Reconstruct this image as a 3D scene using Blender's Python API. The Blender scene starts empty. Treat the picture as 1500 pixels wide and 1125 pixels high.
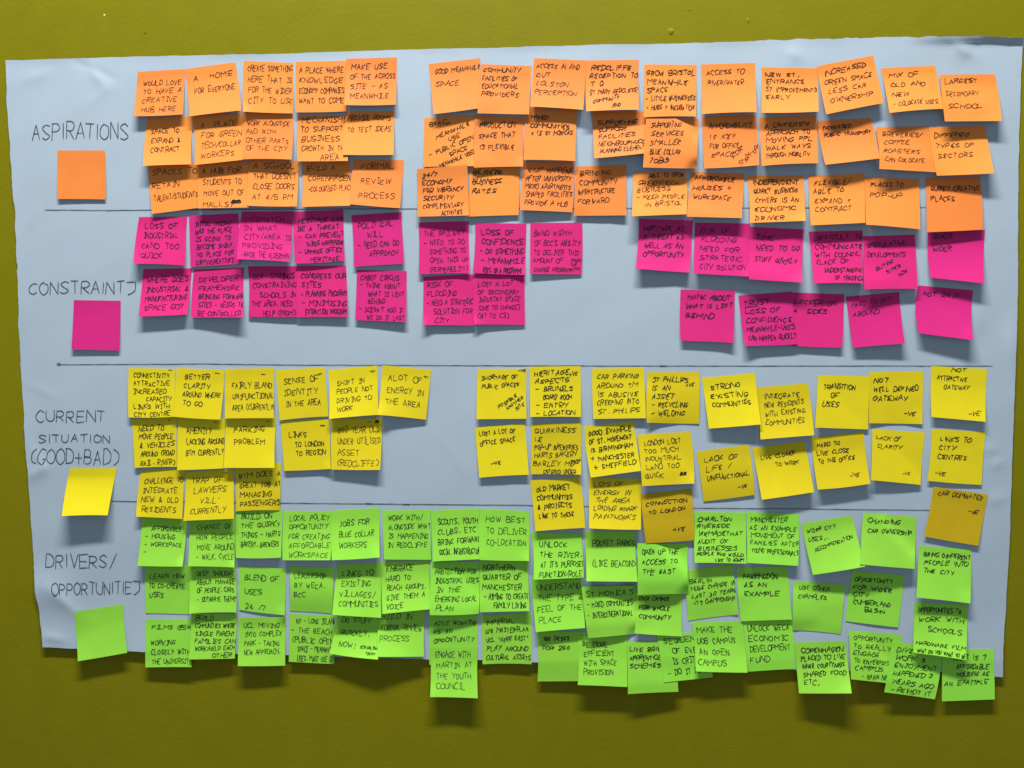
import bpy, math, random
import numpy as np
from mathutils import Matrix, Vector

# ------------------------------------------------------------------ camera, light, exposure
scene = bpy.context.scene
C = scene.collection
FPX = 1155.0                                  # focal length in units of a 1500-wide picture
cam_d = bpy.data.cameras.new("camera")
cam_d.sensor_width = 36.0
cam_d.lens = 36.0 * FPX / 1500.0
cam_d.clip_start = 0.02
cam_d.clip_end = 60.0
cam = bpy.data.objects.new("camera", cam_d)
C.objects.link(cam)
CAM_POS = Vector((0.026, -1.155, 0.083))      # the wall is the plane y = 0, a metre and a bit away
cam.location = CAM_POS
cam.rotation_euler = (math.radians(90 - 4.1), 0, math.radians(1.3))
scene.camera = cam
CAM_ROT = cam.rotation_euler.to_matrix()

world = bpy.data.worlds.new("World")
scene.world = world
world.use_nodes = True
bg = world.node_tree.nodes["Background"]
bg.inputs[0].default_value = (0.80, 0.90, 1.0, 1)   # pale light of the room around
bg.inputs[1].default_value = 0.28

# ceiling fluorescent tube running parallel to the wall, above the board
tube = bpy.data.lights.new("ceiling_tube", 'AREA')
tube.shape = 'RECTANGLE'
tube.size = 1.7
tube.size_y = 0.14
tube.energy = 255.0
tube.color = (1.0, 0.955, 0.90)
tube_o = bpy.data.objects.new("ceiling_tube", tube)
tube_o.location = (-0.14, -0.80, 2.7)
tube_o.rotation_euler = (math.radians(-12), 0, 0)
C.objects.link(tube_o)

scene.view_settings.view_transform = 'Standard'
scene.view_settings.look = 'None'
scene.view_settings.exposure = 0.0
scene.view_settings.gamma = 1.0

rnd = random.Random(11)

# ------------------------------------------------------------------ where a point of the board lies
R3 = np.array(CAM_ROT)
CP = np.array(CAM_POS)
def place(u, v, h):
    """point of the board seen at (u, v), standing h metres off the wall"""
    u = np.asarray(u, float); v = np.asarray(v, float); h = np.asarray(h, float)
    d = np.stack([(u - 750.0) / FPX, -(v - 562.5) / FPX, -np.ones_like(u)], -1) @ R3.T
    t = (-h - CP[1]) / d[..., 1]
    return CP + d * t[..., None]

# ------------------------------------------------------------------ materials
def new_mat(name):
    m = bpy.data.materials.new(name); m.use_nodes = True
    return m, m.node_tree, m.node_tree.nodes["Principled BSDF"]

def paper_mat(name, col, rough=0.62, vary=0.05, sheen=0.0, grain=0.06, bump=0.00008):
    m, nt, b = new_mat(name)
    N, L = nt.nodes, nt.links
    geo = N.new("ShaderNodeNewGeometry")
    fib = N.new("ShaderNodeTexNoise"); fib.inputs["Scale"].default_value = 900; fib.inputs["Detail"].default_value = 3
    blot = N.new("ShaderNodeTexNoise"); blot.inputs["Scale"].default_value = 35; blot.inputs["Detail"].default_value = 3
    L.new(geo.outputs["Position"], fib.inputs["Vector"]); L.new(geo.outputs["Position"], blot.inputs["Vector"])
    info = N.new("ShaderNodeObjectInfo")
    s1 = N.new("ShaderNodeMath"); s1.operation = 'MULTIPLY_ADD'
    L.new(info.outputs["Random"], s1.inputs[0]); s1.inputs[1].default_value = vary * 2; s1.inputs[2].default_value = 1 - vary
    s2 = N.new("ShaderNodeMath"); s2.operation = 'MULTIPLY_ADD'
    L.new(blot.outputs["Fac"], s2.inputs[0]); s2.inputs[1].default_value = grain * 2; s2.inputs[2].default_value = 1 - grain
    s3 = N.new("ShaderNodeMath"); s3.operation = 'MULTIPLY'
    L.new(s1.outputs[0], s3.inputs[0]); L.new(s2.outputs[0], s3.inputs[1])
    hsv = N.new("ShaderNodeHueSaturation"); hsv.inputs["Color"].default_value = (*col, 1)
    L.new(s3.outputs[0], hsv.inputs["Value"])
    hu = N.new("ShaderNodeMath"); hu.operation = 'MULTIPLY_ADD'
    L.new(info.outputs["Random"], hu.inputs[0]); hu.inputs[1].default_value = 0.010; hu.inputs[2].default_value = 0.495
    L.new(hu.outputs[0], hsv.inputs["Hue"])
    L.new(hsv.outputs["Color"], b.inputs["Base Color"])
    b.inputs["Roughness"].default_value = rough
    b.inputs["Specular IOR Level"].default_value = 0.28
    bp = N.new("ShaderNodeBump"); bp.inputs["Strength"].default_value = 0.5; bp.inputs["Distance"].default_value = bump
    L.new(fib.outputs["Fac"], bp.inputs["Height"]); L.new(bp.outputs["Normal"], b.inputs["Normal"])
    return m

M = {
    'o': paper_mat("orange_paper", (0.80, 0.248, 0.044)),
    'p': paper_mat("pink_paper", (0.62, 0.016, 0.195)),
    'y': paper_mat("yellow_paper", (0.67, 0.560, 0.006)),
    'z': paper_mat("golden_yellow_paper", (0.50, 0.350, 0.004)),
    'g': paper_mat("green_paper", (0.275, 0.700, 0.055)),
}
M['sheet'] = paper_mat("white_roll_paper", (0.370, 0.465, 0.565), rough=0.6, vary=0.0, grain=0.035, bump=0.0002)

def ink(name, col, rough=0.5):
    m, nt, b = new_mat(name)
    n = nt.nodes.new("ShaderNodeTexNoise"); n.inputs["Scale"].default_value = 400
    geo = nt.nodes.new("ShaderNodeNewGeometry"); nt.links.new(geo.outputs["Position"], n.inputs["Vector"])
    r = nt.nodes.new("ShaderNodeValToRGB")
    r.color_ramp.elements[0].position = 0.35; r.color_ramp.elements[0].color = (*col, 1)
    r.color_ramp.elements[1].position = 0.75; r.color_ramp.elements[1].color = (*[c * 2.2 + 0.008 for c in col], 1)
    nt.links.new(n.outputs["Fac"], r.inputs[0]); nt.links.new(r.outputs[0], b.inputs["Base Color"])
    b.inputs["Roughness"].default_value = rough
    b.inputs["Specular IOR Level"].default_value = 0.2
    return m
INK = ink("black_felt_pen", (0.012, 0.010, 0.012))
INK_LINE = ink("pencil_grey_pen", (0.035, 0.045, 0.060))

def wall_mat():
    m, nt, b = new_mat("olive_wall_paint")
    N, L = nt.nodes, nt.links
    geo = N.new("ShaderNodeNewGeometry")
    def noise(s, d=2):
        n = N.new("ShaderNodeTexNoise"); n.inputs["Scale"].default_value = s; n.inputs["Detail"].default_value = d
        L.new(geo.outputs["Position"], n.inputs["Vector"]); return n
    big, mid, fine = noise(1.6, 3), noise(150, 3), noise(420, 2)
    roller = noise(26, 4)
    r = N.new("ShaderNodeValToRGB")
    r.color_ramp.elements[0].position = 0.3; r.color_ramp.elements[0].color = (0.176, 0.164, 0.0020, 1)
    r.color_ramp.elements[1].position = 0.7; r.color_ramp.elements[1].color = (0.210, 0.197, 0.0030, 1)
    mx = N.new("ShaderNodeMath"); mx.operation = 'MULTIPLY_ADD'
    L.new(roller.outputs["Fac"], mx.inputs[0]); mx.inputs[1].default_value = 0.42
    h2 = N.new("ShaderNodeMath"); h2.operation = 'MULTIPLY'; L.new(big.outputs["Fac"], h2.inputs[0]); h2.inputs[1].default_value = 0.5
    L.new(h2.outputs[0], mx.inputs[2]); L.new(mx.outputs[0], r.inputs[0])
    L.new(r.outputs[0], b.inputs["Base Color"])
    b.inputs["Roughness"].default_value = 0.6
    b.inputs["Specular IOR Level"].default_value = 0.1
    add = N.new("ShaderNodeMath"); add.operation = 'MULTIPLY_ADD'
    L.new(fine.outputs["Fac"], add.inputs[0]); add.inputs[1].default_value = 0.28; L.new(mid.outputs["Fac"], add.inputs[2])
    bp = N.new("ShaderNodeBump"); bp.inputs["Strength"].default_value = 0.55; bp.inputs["Distance"].default_value = 0.0004
    L.new(add.outputs[0], bp.inputs["Height"]); L.new(bp.outputs["Normal"], b.inputs["Normal"])
    return m
M['wall'] = wall_mat()

# ------------------------------------------------------------------ mesh helpers
def mesh_obj(name, verts, faces, mat, origin=(0, 0, 0), parent=None, smooth=True):
    me = bpy.data.meshes.new(name)
    o3 = np.asarray(origin, float)
    me.from_pydata([tuple(p) for p in (np.asarray(verts) - o3)], [], faces)
    me.materials.append(mat)
    if smooth:
        me.polygons.foreach_set("use_smooth", [True] * len(me.polygons))
    me.update()
    ob = bpy.data.objects.new(name, me)
    C.objects.link(ob)
    if parent is not None:
        ob.parent = parent                      # parent carries the same origin
    else:
        ob.location = Vector(tuple(o3))
    return ob

def grid_faces(nu, nv):
    f = []
    for j in range(nv - 1):
        for i in range(nu - 1):
            a = j * nu + i
            f.append((a, a + nu, a + nu + 1, a + 1))
    return f

def sheet_solid(F, thick):
    """front grid, back grid and a rim with vertices of its own, so that the paper edge stays crisp"""
    nv, nu = F.shape[:2]
    du = np.gradient(F, axis=1); dv = np.gradient(F, axis=0)
    nn = np.cross(dv, du); nn /= np.linalg.norm(nn, axis=-1, keepdims=True)
    if nn[..., 1].mean() > 0: nn = -nn
    B = F - nn * thick
    v = list(F.reshape(-1, 3)) + list(B.reshape(-1, 3))
    f = grid_faces(nu, nv); k = nu * nv
    f += [(a + k, d + k, c + k, b + k) for a, b, c, d in grid_faces(nu, nv)]
    idx = [(0, i) for i in range(nu)] + [(j, nu - 1) for j in range(1, nv)] + [(nv - 1, i) for i in range(nu - 2, -1, -1)] + [(j, 0) for j in range(nv - 2, 0, -1)]
    base = len(v)
    for j, i in idx: v += [F[j, i], B[j, i]]
    m = len(idx)
    for q_ in range(m):
        a, b = base + 2 * q_, base + 2 * ((q_ + 1) % m)
        f.append((a, b, b + 1, a + 1))
    return v, f

# ------------------------------------------------------------------ the wall
HW = 0.0
wv = [(-3.2, 0, -1.5), (3.2, 0, -1.5), (3.2, 0, 2.6), (-3.2, 0, 2.6)]
wall = mesh_obj("wall", wv, [(0, 1, 2, 3)], M['wall'], smooth=False)
wall["kind"] = "structure"; wall["label"] = "mustard olive painted wall with a fine roller texture behind the paper sheet"

def blob(name, u, v, r, hgt, mat, sx=1.0):
    vs, fs = [], []
    n, rings = 10, 4
    for k in range(rings):
        a = k / (rings - 1)
        for i in range(n):
            t = 2 * math.pi * i / n
            rr = r * (1 - a) * (1 + 0.18 * math.sin(3 * t + u))
            vs.append(place(u + rr * math.cos(t) * sx, v + rr * math.sin(t), hgt * math.sin(a * math.pi / 2)))
    for k in range(rings - 1):
        for i in range(n):
            j = (i + 1) % n
            fs.append((k * n + i, (k + 1) * n + i, (k + 1) * n + j, k * n + j))
    return mesh_obj(name, vs, fs, mat, parent=wall)
CHIP = paper_mat("pale_filler", (0.55, 0.53, 0.38), vary=0)
DENT = paper_mat("dark_scuff", (0.09, 0.075, 0.01), vary=0)
blob("paint_chip", 153, 22, 1.6, 0.0002, CHIP)
blob("paint_drip", 983, 46, 5.5, 0.0009, M['wall'])
blob("paint_drip", 1096, 30, 4.5, 0.0006, M['wall'], 0.7)
blob("scuff_mark", 212.5, 48.5, 1.5, 0.0003, DENT, 1.5)
blob("scuff_mark", 1010, 15, 1.3, 0.0003, DENT, 1.3)

# ------------------------------------------------------------------ the paper sheet
HT = np.zeros((1130, 1510))                    # height of the topmost paper so far, over the board

def interp(pts, n, key):
    pts = np.array(pts, float)
    t = pts[:, key]
    q = np.linspace(t[0], t[-1], n)
    out = np.zeros((n, 2)); out[:, key] = q
    out[:, 1 - key] = np.interp(q, t, pts[:, 1 - key])
    return out
SU, SV = 300, 190
TOP = interp([(8, 88), (60, 87.5), (120, 85.5), (180, 83.5), (269, 81), (400, 79), (500, 75.5), (600, 72), (715, 70),
              (830, 66.5), (960, 64), (1100, 60.5), (1200, 56.5), (1290, 54), (1380, 53), (1440, 53.5), (1499, 55)], SU, 0)
BOT = interp([(62, 948), (130, 951), (214, 955), (419, 959.5), (628, 966), (701, 967), (786, 970.5), (1000, 976),
              (1161, 981.5), (1376, 985), (1469, 992)], SU, 0)
LEFT = interp([(8, 88), (9.7, 150), (14, 219), (21.5, 316), (24, 385), (25.5, 391), (24, 397), (27, 445), (30.5, 540), (33.5, 580),
               (37.8, 669), (41, 690), (45, 758), (52, 864), (59, 905), (61, 928), (62, 948)], SV, 1)
RIGHT = interp([(1499, 55), (1497, 90), (1495, 120), (1492, 244), (1491, 350), (1491, 430), (1488, 520), (1485.5, 590), (1482, 700),
                (1479, 793), (1474, 880), (1470, 953), (1469, 992)], SV, 1)
def rough_edge(n, amp, seed):
    r = np.random.RandomState(seed)
    a = np.convolve(r.randn(n + 8), np.ones(4) / 4, 'same')[4:-4] + 0.5 * np.convolve(r.randn(n + 30), np.ones(14) / 4, 'same')[15:-15]
    a[0] = a[-1] = 0
    return a * amp
TOP[:, 1] += rough_edge(SU, 0.8, 1) * (0.7 + (TOP[:, 0] > 1100) * 0.8)
BOT[:, 1] += rough_edge(SU, 0.35, 2)
LEFT[:, 0] += rough_edge(SV, 0.75, 3)
RIGHT[:, 0] += rough_edge(SV, 0.45, 4)
s = np.linspace(0, 1, SU)[None, :, None]; t = np.linspace(0, 1, SV)[:, None, None]
P00, P10, P01, P11 = TOP[0], TOP[-1], BOT[0], BOT[-1]
SP = (1 - t) * TOP[None] + t * BOT[None] + (1 - s) * LEFT[:, None] + s * RIGHT[:, None] \
    - ((1 - s) * (1 - t) * P00 + s * (1 - t) * P10 + (1 - s) * t * P01 + s * t * P11)

def ridge(U, V, x0, y0, x1, y1, w, a):
    dx, dy = x1 - x0, y1 - y0; L = math.hypot(dx, dy)
    k = np.clip(((U - x0) * dx + (V - y0) * dy) / L ** 2, 0, 1)
    d = np.hypot(U - x0 - k * dx, V - y0 - k * dy)
    return a * np.exp(-np.sqrt((d / w) ** 2 + 0.08) + 0.28) * (0.35 + 0.65 * np.sin(np.pi * np.clip(k, 0.02, 0.98)))
def sheet_height(U, V):
    mm = 1.6 + 0.55 * np.sin(U / 97 + V / 310) * np.sin(V / 171 + 1.1) + 0.38 * np.sin(U / 43 + V / 61 + 2) * np.sin(V / 77 - U / 240)
    mm += 0.14 * np.sin(U / 17.0 + V / 39.0) * np.sin(V / 21.0 - U / 55.0)
    mm += 4.5 * np.clip((V - 840) / 130, 0, 1) ** 2 * (0.75 + 0.25 * np.sin(U / 120))
    mm += 2.4 * np.exp(-((V - 866) / 26) ** 2) * np.exp(-((U - 62) / 38) ** 2)
    mm += ridge(U, V, 70, 862, 118, 905, 10, 2.2) + ridge(U, V, 62, 932, 96, 938, 6, 1.4)
    mm += ridge(U, V, 40, 700, 72, 682, 7, 1.6) + ridge(U, V, 46, 655, 66, 690, 6, 1.0)
    mm += ridge(U, V, 128, 90, 152, 128, 6, 1.3) + ridge(U, V, 105, 87, 168, 116, 5, -0.9) + ridge(U, V, 30, 120, 75, 105, 9, 0.7) + ridge(U, V, 60, 300, 30, 345, 5, 0.5)
    mm += ridge(U, V, 1395, 62, 1425, 82, 11, 2.4) + ridge(U, V, 1150, 72, 1178, 88, 11, 1.2)
    mm += ridge(U, V, 1440, 660, 1462, 656, 5, 0.9) + ridge(U, V, 1452, 684, 1468, 676, 5, 1.0) + ridge(U, V, 1445, 735, 1476, 728, 8, 0.9)
    mm += ridge(U, V, 1478, 470, 1486, 545, 8, 1.6) + ridge(U, V, 1425, 505, 1440, 440, 12, 0.8)
    mm += ridge(U, V, 745, 62, 752, 980, 5, 0.22) + ridge(U, V, 905, 420, 930, 530, 5, 0.25) + ridge(U, V, 640, 640, 690, 700, 5, 0.3)
    mm += ridge(U, V, 170, 120, 120, 160, 5, 0.4) + ridge(U, V, 35, 560, 90, 585, 5, 0.4) + ridge(U, V, 880, 360, 905, 300, 5, 0.25)
    top_y = np.interp(U, [8, 500, 1100, 1499], [88, 75, 60, 55])
    lip = np.clip(1 - (V - top_y) / 10.0, 0, 1) ** 1.5
    mm += lip * (0.25 + 0.25 * np.sin(U / 33.0) * np.sin(U / 71.0) + 3.6 * np.clip((U - 1330) / 80.0, 0, 1))
    lx = np.interp(V, [88, 445, 758, 948], [8, 27, 45, 62])
    mm += 0.6 * np.clip(1 - (U - lx) / 26.0, 0, 1) ** 2 * (0.5 + 0.5 * np.sin(V / 46.0))
    return np.clip(mm, 0.5, 20) * 0.001
SH = sheet_height(SP[..., 0], SP[..., 1])
sheet_org = place(750, 75, 0.0)
sv_, sf_ = sheet_solid(place(SP[..., 0], SP[..., 1], SH), 0.00018)
sheet = mesh_obj("paper_sheet", sv_, sf_, M['sheet'], origin=sheet_org)
sheet["label"] = "large white paper sheet with torn edges taped on the olive wall under all notes"
sheet["category"] = "paper sheet"
# height map of the sheet
uu, vv = np.meshgrid(np.arange(1510.), np.arange(1130.))
inside = (uu > np.interp(vv, LEFT[:, 1], LEFT[:, 0])) & (uu < np.interp(vv, RIGHT[:, 1], RIGHT[:, 0])) & \
         (vv > np.interp(uu, TOP[:, 0], TOP[:, 1])) & (vv < np.interp(uu, BOT[:, 0], BOT[:, 1]))
HT[inside] = sheet_height(uu, vv)[inside]
SHEET_HT = HT.copy()

# ------------------------------------------------------------------ handwriting: one-line letters
G = {
 'A': "003860 1353", 'B': "0008 ~0848564404 ~0444624000", 'C': "~673805023061", 'D': "0008 ~0838655100", 'E': "68080060 0454",
 'F': "680800 0454", 'G': "~673805023063 6333", 'H': "0008 6068 0464", 'I': "1858 3830 1050", 'J': "2868 ~48423011", 'K': "0008 680460",
 'L': "080060", 'M': "0008448880", 'N': "00086068", 'O': "~38060230626638", 'P': "0008 ~0848664404", 'Q': "~38060230626638 3370",
 'R': "0008 ~0848664404 2460", 'S': "~67380634623001", 'T': "0868 3830", 'U': "~080230626868", 'V': "083068", 'W': "0820466088",
 'X': "0860 6800", 'Y': "0834 6820", 'Z': "08680060", '0': "~38160230525638", '1': "163830", '2': "~07386600 0060", '3': "~07386634 ~34623001",
 '4': "380363 4840", '5': "680804 ~0455613001", '6': "~580502305234 ~34130", '7': "086820", '8': "~380634623002346638", '9': "~6638063466 6650",
 '@': "~5543343555 ~557568380502306071", '&': "~60163846022063", '+': "0464 3137", '-': "0464", '/': "1069", '(': "~59161250", ')': "~19565210",
 ',': "3220", '.': "303130", "'": "3836", '"': "2826 4846", '?': "~07386634 3432 303130", '!': "3833 303130", ':': "3534 3231", '*': "1157 1751 0464", '#': "01572806 0572306618480347 1137 5713 0266",
}
G['$'] = "0868 ~6866622010"
G['6'] = "~5803023062640304"
ALT = {'I': "1810", 'E': "~68380644 ~44023060", 'N': "~00086068", 'G': "~67380502306444", 'R': "0008 ~0848664404 1460", 'D': "~08003063662808"}
def catmull(p, n=3):
    p = np.asarray(p, float)
    if len(p) < 3: return p
    e = np.vstack([2 * p[0] - p[1], p, 2 * p[-1] - p[-2]])
    out = []
    for i in range(1, len(e) - 2):
        for k in range(n):
            t = k / n
            out.append(0.5 * (2 * e[i] + (e[i + 1] - e[i - 1]) * t + (2 * e[i - 1] - 5 * e[i] + 4 * e[i + 1] - e[i + 2]) * t * t
                              + (-e[i - 1] + 3 * e[i] - 3 * e[i + 1] + e[i + 2]) * t ** 3))
    out.append(p[-1])
    return np.array(out)
def strokes(ch, hand, r, sub):
    g = G.get(ch)
    if hand == 'B' and ch in ALT and (ch == 'I' or r.random() < 0.6): g = ALT[ch]
    if hand == 'H' and ch == 'I': g = ALT['I']
    out = []
    jit = {'A': 0.38, 'B': 0.62, 'H': 0.22}[hand]
    for s_ in g.split():
        sm_ = s_[0] == '~'
        s_ = s_.lstrip('~')
        p = np.array([(int(s_[i]), int(s_[i + 1])) for i in range(0, len(s_) - 1, 2)], float)
        p += np.array([(r.gauss(0, jit), r.gauss(0, jit)) for _ in p])
        if sm_: p = catmull(p, sub)
        out.append(p)
    return out
WID = {' ': 7.5, 'I': 5.2, '.': 4, ',': 4, "'": 3.5, '1': 5, '-': 7, '(': 6.2, ')': 6.2, '/': 6.5, 'M': 9.8, 'W': 9.8, '!': 5, ':': 4}
def adv(ch, hand):
    if ch == 'I' and hand != 'A': return 3.6
    return WID.get(ch, 7.9)
def line_units(txt, hand): return sum(adv(c, hand) for c in txt)

class Ribbons:
    def __init__(s_): s_.v, s_.f = [], []
    def add(s_, px, w, hf, r, idx=None):
        """a stroke: cut where it turns sharply, each run a ribbon of its own"""
        px = np.asarray(px, float)
        if idx is None: idx = np.arange(len(px))
        if len(px) < 2: return
        e = np.diff(px, axis=0); e /= (np.hypot(e[:, 0], e[:, 1])[:, None] + 1e-9)
        for i in range(1, len(px) - 1):
            if (e[i - 1] * e[i]).sum() < 0.55:
                s_.add(px[:i + 1], w, hf, r, idx[:i + 1]); s_.add(px[i:], w, hf, r, idx[i:]); return
        d = np.gradient(px, axis=0) if len(px) > 2 else np.repeat((px[1:] - px[:1]), 2, 0)
        n = np.stack([-d[:, 1], d[:, 0]], 1); n /= (np.hypot(n[:, 0], n[:, 1])[:, None] + 1e-9)
        ww = np.array([w * r.uniform(0.78, 1.15) for _ in px])[:, None]
        ww[-1] *= 0.7
        # sharp corners keep their width
        a, b = px + n * ww / 2, px - n * ww / 2
        # lengthen the ends a touch
        e0, e1 = px[0] - px[1], px[-1] - px[-2]
        a[0] += e0 / (np.hypot(*e0) + 1e-9) * w * .35; b[0] += e0 / (np.hypot(*e0) + 1e-9) * w * .35
        base = len(s_.v)
        pts = np.empty((2 * len(px), 2)); pts[0::2] = a; pts[1::2] = b
        H = hf(pts[:, 0], pts[:, 1], idx)
        s_.v.extend(place(pts[:, 0], pts[:, 1], H))
        for i in range(len(px) - 1):
            k = base + 2 * i
            s_.f.append((k, k + 1, k + 3, k + 2))
    def build(s_, name, mat, org, parent):
        return mesh_obj(name, s_.v, s_.f, mat, origin=org, parent=parent, smooth=False)

def densify(p, step):
    out = [p[0]]
    for a, b in zip(p[:-1], p[1:]):
        n = max(1, int(math.ceil(np.hypot(*(b - a)) / step)))
        for k in range(1, n + 1): out.append(a + (b - a) * k / n)
    return np.array(out)

# headings and dividing lines on the sheet
def sheet_h(U, V, idx=None):
    return sheet_height(np.asarray(U), np.asarray(V)) + 0.00035
def heading(txt, x0, y0, x1, y1, x1t=None, label=None, tilt=0.0):
    """x0..x1 the span of the word, y0..y1 cap height"""
    r = random.Random(hash_txt(txt))
    rb = Ribbons()
    sx = (x1 - x0) / (line_units(txt, 'H') - 1.9); sy = (y1 - y0) / 8.0
    x = x0
    for c in txt:
        if c != ' ':
            dy = r.uniform(-0.9, 0.9); k = r.uniform(0.92, 1.08)
            for p in strokes(c, 'H', r, 4):
                q = np.stack([x + (p[:, 0] + p[:, 1] * 0.03) * sx * k, y1 + tilt * (x - x0) - p[:, 1] * sy * k + dy], 1)
                rb.add(densify(q, 5), 1.15, sheet_h, r)
        x += adv(c, 'H') * sx
    o = rb.build("handwritten_heading", INK_LINE, sheet_org, sheet)
    o["label"] = label or ("heading reading " + txt.strip("/").replace("$", "S").lower())
def hash_txt(t):
    h = 7
    for c in t: h = (h * 31 + ord(c)) % 1000003
    return h
heading("ASPIRATIONS", 47, 181, 187, 204, tilt=0.0)
heading("CONSTRAINT$", 43, 413, 197, 430)
heading("CURRENT", 53, 602, 153, 618)
heading("SITUATION", 57, 636, 161, 648)
heading("(GOOD+BAD)", 45, 659, 172, 680)
heading("DRIVERS/", 67, 813, 168, 832)
heading("OPPORTUNITIE$", 76, 855, 203, 872, tilt=-0.02)
def rule(pts, label):
    r = random.Random(len(label) * 7 + int(pts[0][1]))
    p = densify(np.array(pts, float), 9)
    p[:, 1] += np.array([r.gauss(0, 0.12) for _ in p])
    rb = Ribbons(); rb.add(p, 0.95, sheet_h, r)
    for k in range(2):                                   # places where the pen rested
        i = r.randrange(5, len(p) - 5); rb.add(p[i:i + 2], 2.0, sheet_h, r)
    if pts[0][1] == 534:
        a = np.linspace(0, 2 * math.pi, 11)
        rb.add(np.stack([86 + 2.6 * np.cos(a), 533.5 + 1.8 * np.sin(a)], 1), 0.9, sheet_h, r)
    o = rb.build("divider_line", INK_LINE, sheet_org, sheet); o["label"] = label
rule([(66, 307.5), (160, 308), (400, 306.5), (700, 305.5), (1000, 305), (1362, 303.5)], "thin pen line under the aspirations row")
rule([(85, 534), (300, 533), (420, 534.5), (720, 535.5), (905, 536), (1200, 536), (1455, 536)], "thin pen line under the constraints row")
rule([(93, 733), (200, 734.5), (520, 738), (760, 740), (1000, 744), (1180, 745.5), (1366, 747.5)], "thin pen line under the current situation row")

# ------------------------------------------------------------------ sticky notes
NOTES = []
def N(kind, row, curl, quad, blocks=(), z=None, label=None, corner=None, belly=0.0, hand=None, bow=None, blank=None, mat=None):
    NOTES.append(dict(kind=kind, row=row, curl=curl, quad=quad, blocks=blocks, z=z, label=label, corner=corner,
                      belly=belly, hand=hand, bow=bow, blank=blank, mat=mat))
ME = ('-VE', '+VE')
_H = ['A']
def O(row, c, quad, *bl, **k): N('o', row, c, quad, bl, hand=k.pop('hand', _H[0]), **k)
def P(row, c, quad, *bl, **k): N('p', row, c, quad, bl, hand=k.pop('hand', _H[0]), **k)
def Y(row, c, quad, *bl, **k): N('y', row, c, quad, bl, hand=k.pop('hand', _H[0]), **k)
def GR(row, c, quad, *bl, **k): N('g', row, c, quad, bl, hand=k.pop('hand', _H[0]), **k)
# corners run top left, top right, bottom right, bottom left; writing blocks are (left, top, right, bottom, lines[, turn])
# ---- orange
O(1, 7, (201.8,105.1, 271.1,101.1, 267.8,167.3, 196,170), (.14,.22,.94,.9,"WOULD LOVE|TO HAVE A|CREATIVE|HUB HERE"))
O(1, 8, (271.6,100.7, 344.9,91.1, 353.3,161.6, 277.3,170.4), (.14,.16,.95,.55,"A  HOME|FOR EVERYONE"))
O(1, 5, (356.7,88.9, 429.3,92.2, 428.9,166, 356.2,163.3), (.1,.08,.99,.82,"CREATE SOMETHING|HERE THAT IS|FOR THE WIDER|CITY TO USE"))
O(1, 5, (432.9,90.4, 507.1,88.7, 507.8,162.9, 433.3,164.4), (.08,.12,.98,.82,"A PLACE WHERE|KNOWLEDGE|ECONOMY COMPANIES|WANT TO COME"))
O(1, 8, (507.1,86, 581.6,83.8, 580,153.1, 504,153.6), (.1,.12,.98,.86,"MAKE USE|OF THE ACROSS|SITE - AS|MEANWHILE"))
O(2, 9, (215.6,172, 284,170, 280,240.7, 209.3,242.9), (.13,.24,.76,.73,"SPACE TO|EXPAND &|CONTRACT"))
O(2, 8, (282.7,169, 355.6,165.8, 355.6,234, 284.9,241.6), (.13,.15,.94,.88,"A  PLACE|FOR GREEN|TECH/COLLAR|WORKERS"))
O(2, 8, (356.5,164, 429.3,167.8, 427,233.6, 355.6,233.3), (.08,.18,.97,.82,"WORK ALONGSIDE|AND WITH|OTHER PARTS|OF THE CITY"))
O(2, 8, (435.6,170, 506.7,169, 509.6,235.6, 435.6,236.2), (.08,.03,.97,.98,"MECHANISMS|TO SUPPORT|BUSINESS|GROWTH IN THE|    AREA"))
O(2, 8, (508.4,164.4, 578.2,162.9, 576.4,226.7, 502.2,226.7), (.06,.08,.95,.46,"PROVIDE ROOMS|TO TEST IDEAS"))
O(3, 5, (216.7,242.4, 290,240, 290,304.4, 222.2,313.3), (.06,.1,.98,.74,"SPACES TO|RETAIN|TALENT/STUDENTS"))
O(3, 8, (290,239, 363.3,235.6, 364,303.8, 290,305.1), (.1,.13,.9,.97,"A HUB FOR|STUDENTS TO|MOVE OUT OF|HALLS/"), (.66,.84,.82,.97,"##"), (.68,.83,.84,.96,"##"), label="orange sticky note about a hub for students ending in a scribbled out word")
O(3, 8, (364,234, 438.2,235.6, 434.9,302.2, 361.1,301.1), (.1,.07,.93,.85,"A SCHOOL|THAT DOESN'T|CLOSE DOORS|AT 4/5 PM"))
O(3, 8, (442.2,237.8, 513.3,237, 514.4,301.1, 442.2,302.9), (.1,.07,1,.66,"BUILD A|COPENHAGEN|-COLOURISED PLACE"))
O(3, 8, (518.2,234.4, 591.6,234.4, 585.8,304.9, 512.2,298.9), (.18,.08,.86,.83,"FORMAL|REVIEW|PROCESS"))
_H[0] = 'B'
O(1, 7, (627.7,93.6, 703.5,85, 701,158.5, 634.7,167.1), (.1,.13,1,.47,"GOOD MEANWHILE|SPACE"))
O(1, 6, (704.5,93.8, 778.6,96.6, 775.2,167.5, 699.4,165.9), (.04,.08,.75,.64,"COMMUNITY|FACILITIES OF|EDUCATIONAL|PROVIDERS"))
O(1, 8, (782.6,85, 858.5,88.5, 854.2,160.8, 776.8,156), (.06,.1,.88,.74,"ACCESS IN AND|OUT|COLSTON|PERCEPTION"), label="orange sticky note with four small lines about access and perception, top row")
O(1, 9, (859,88.5, 935.6,87.3, 936,160.6, 858.8,162.9), (.08,.1,1,.68,"REDCLIFFE|RECEPTION TO|T Q|ST MARY REDCLIFFE"), (.16,.75,.66,.96,"COMMUNITY|      AND",6), label="orange sticky note of six lines mentioning reception and community, top row of aspirations")
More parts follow.
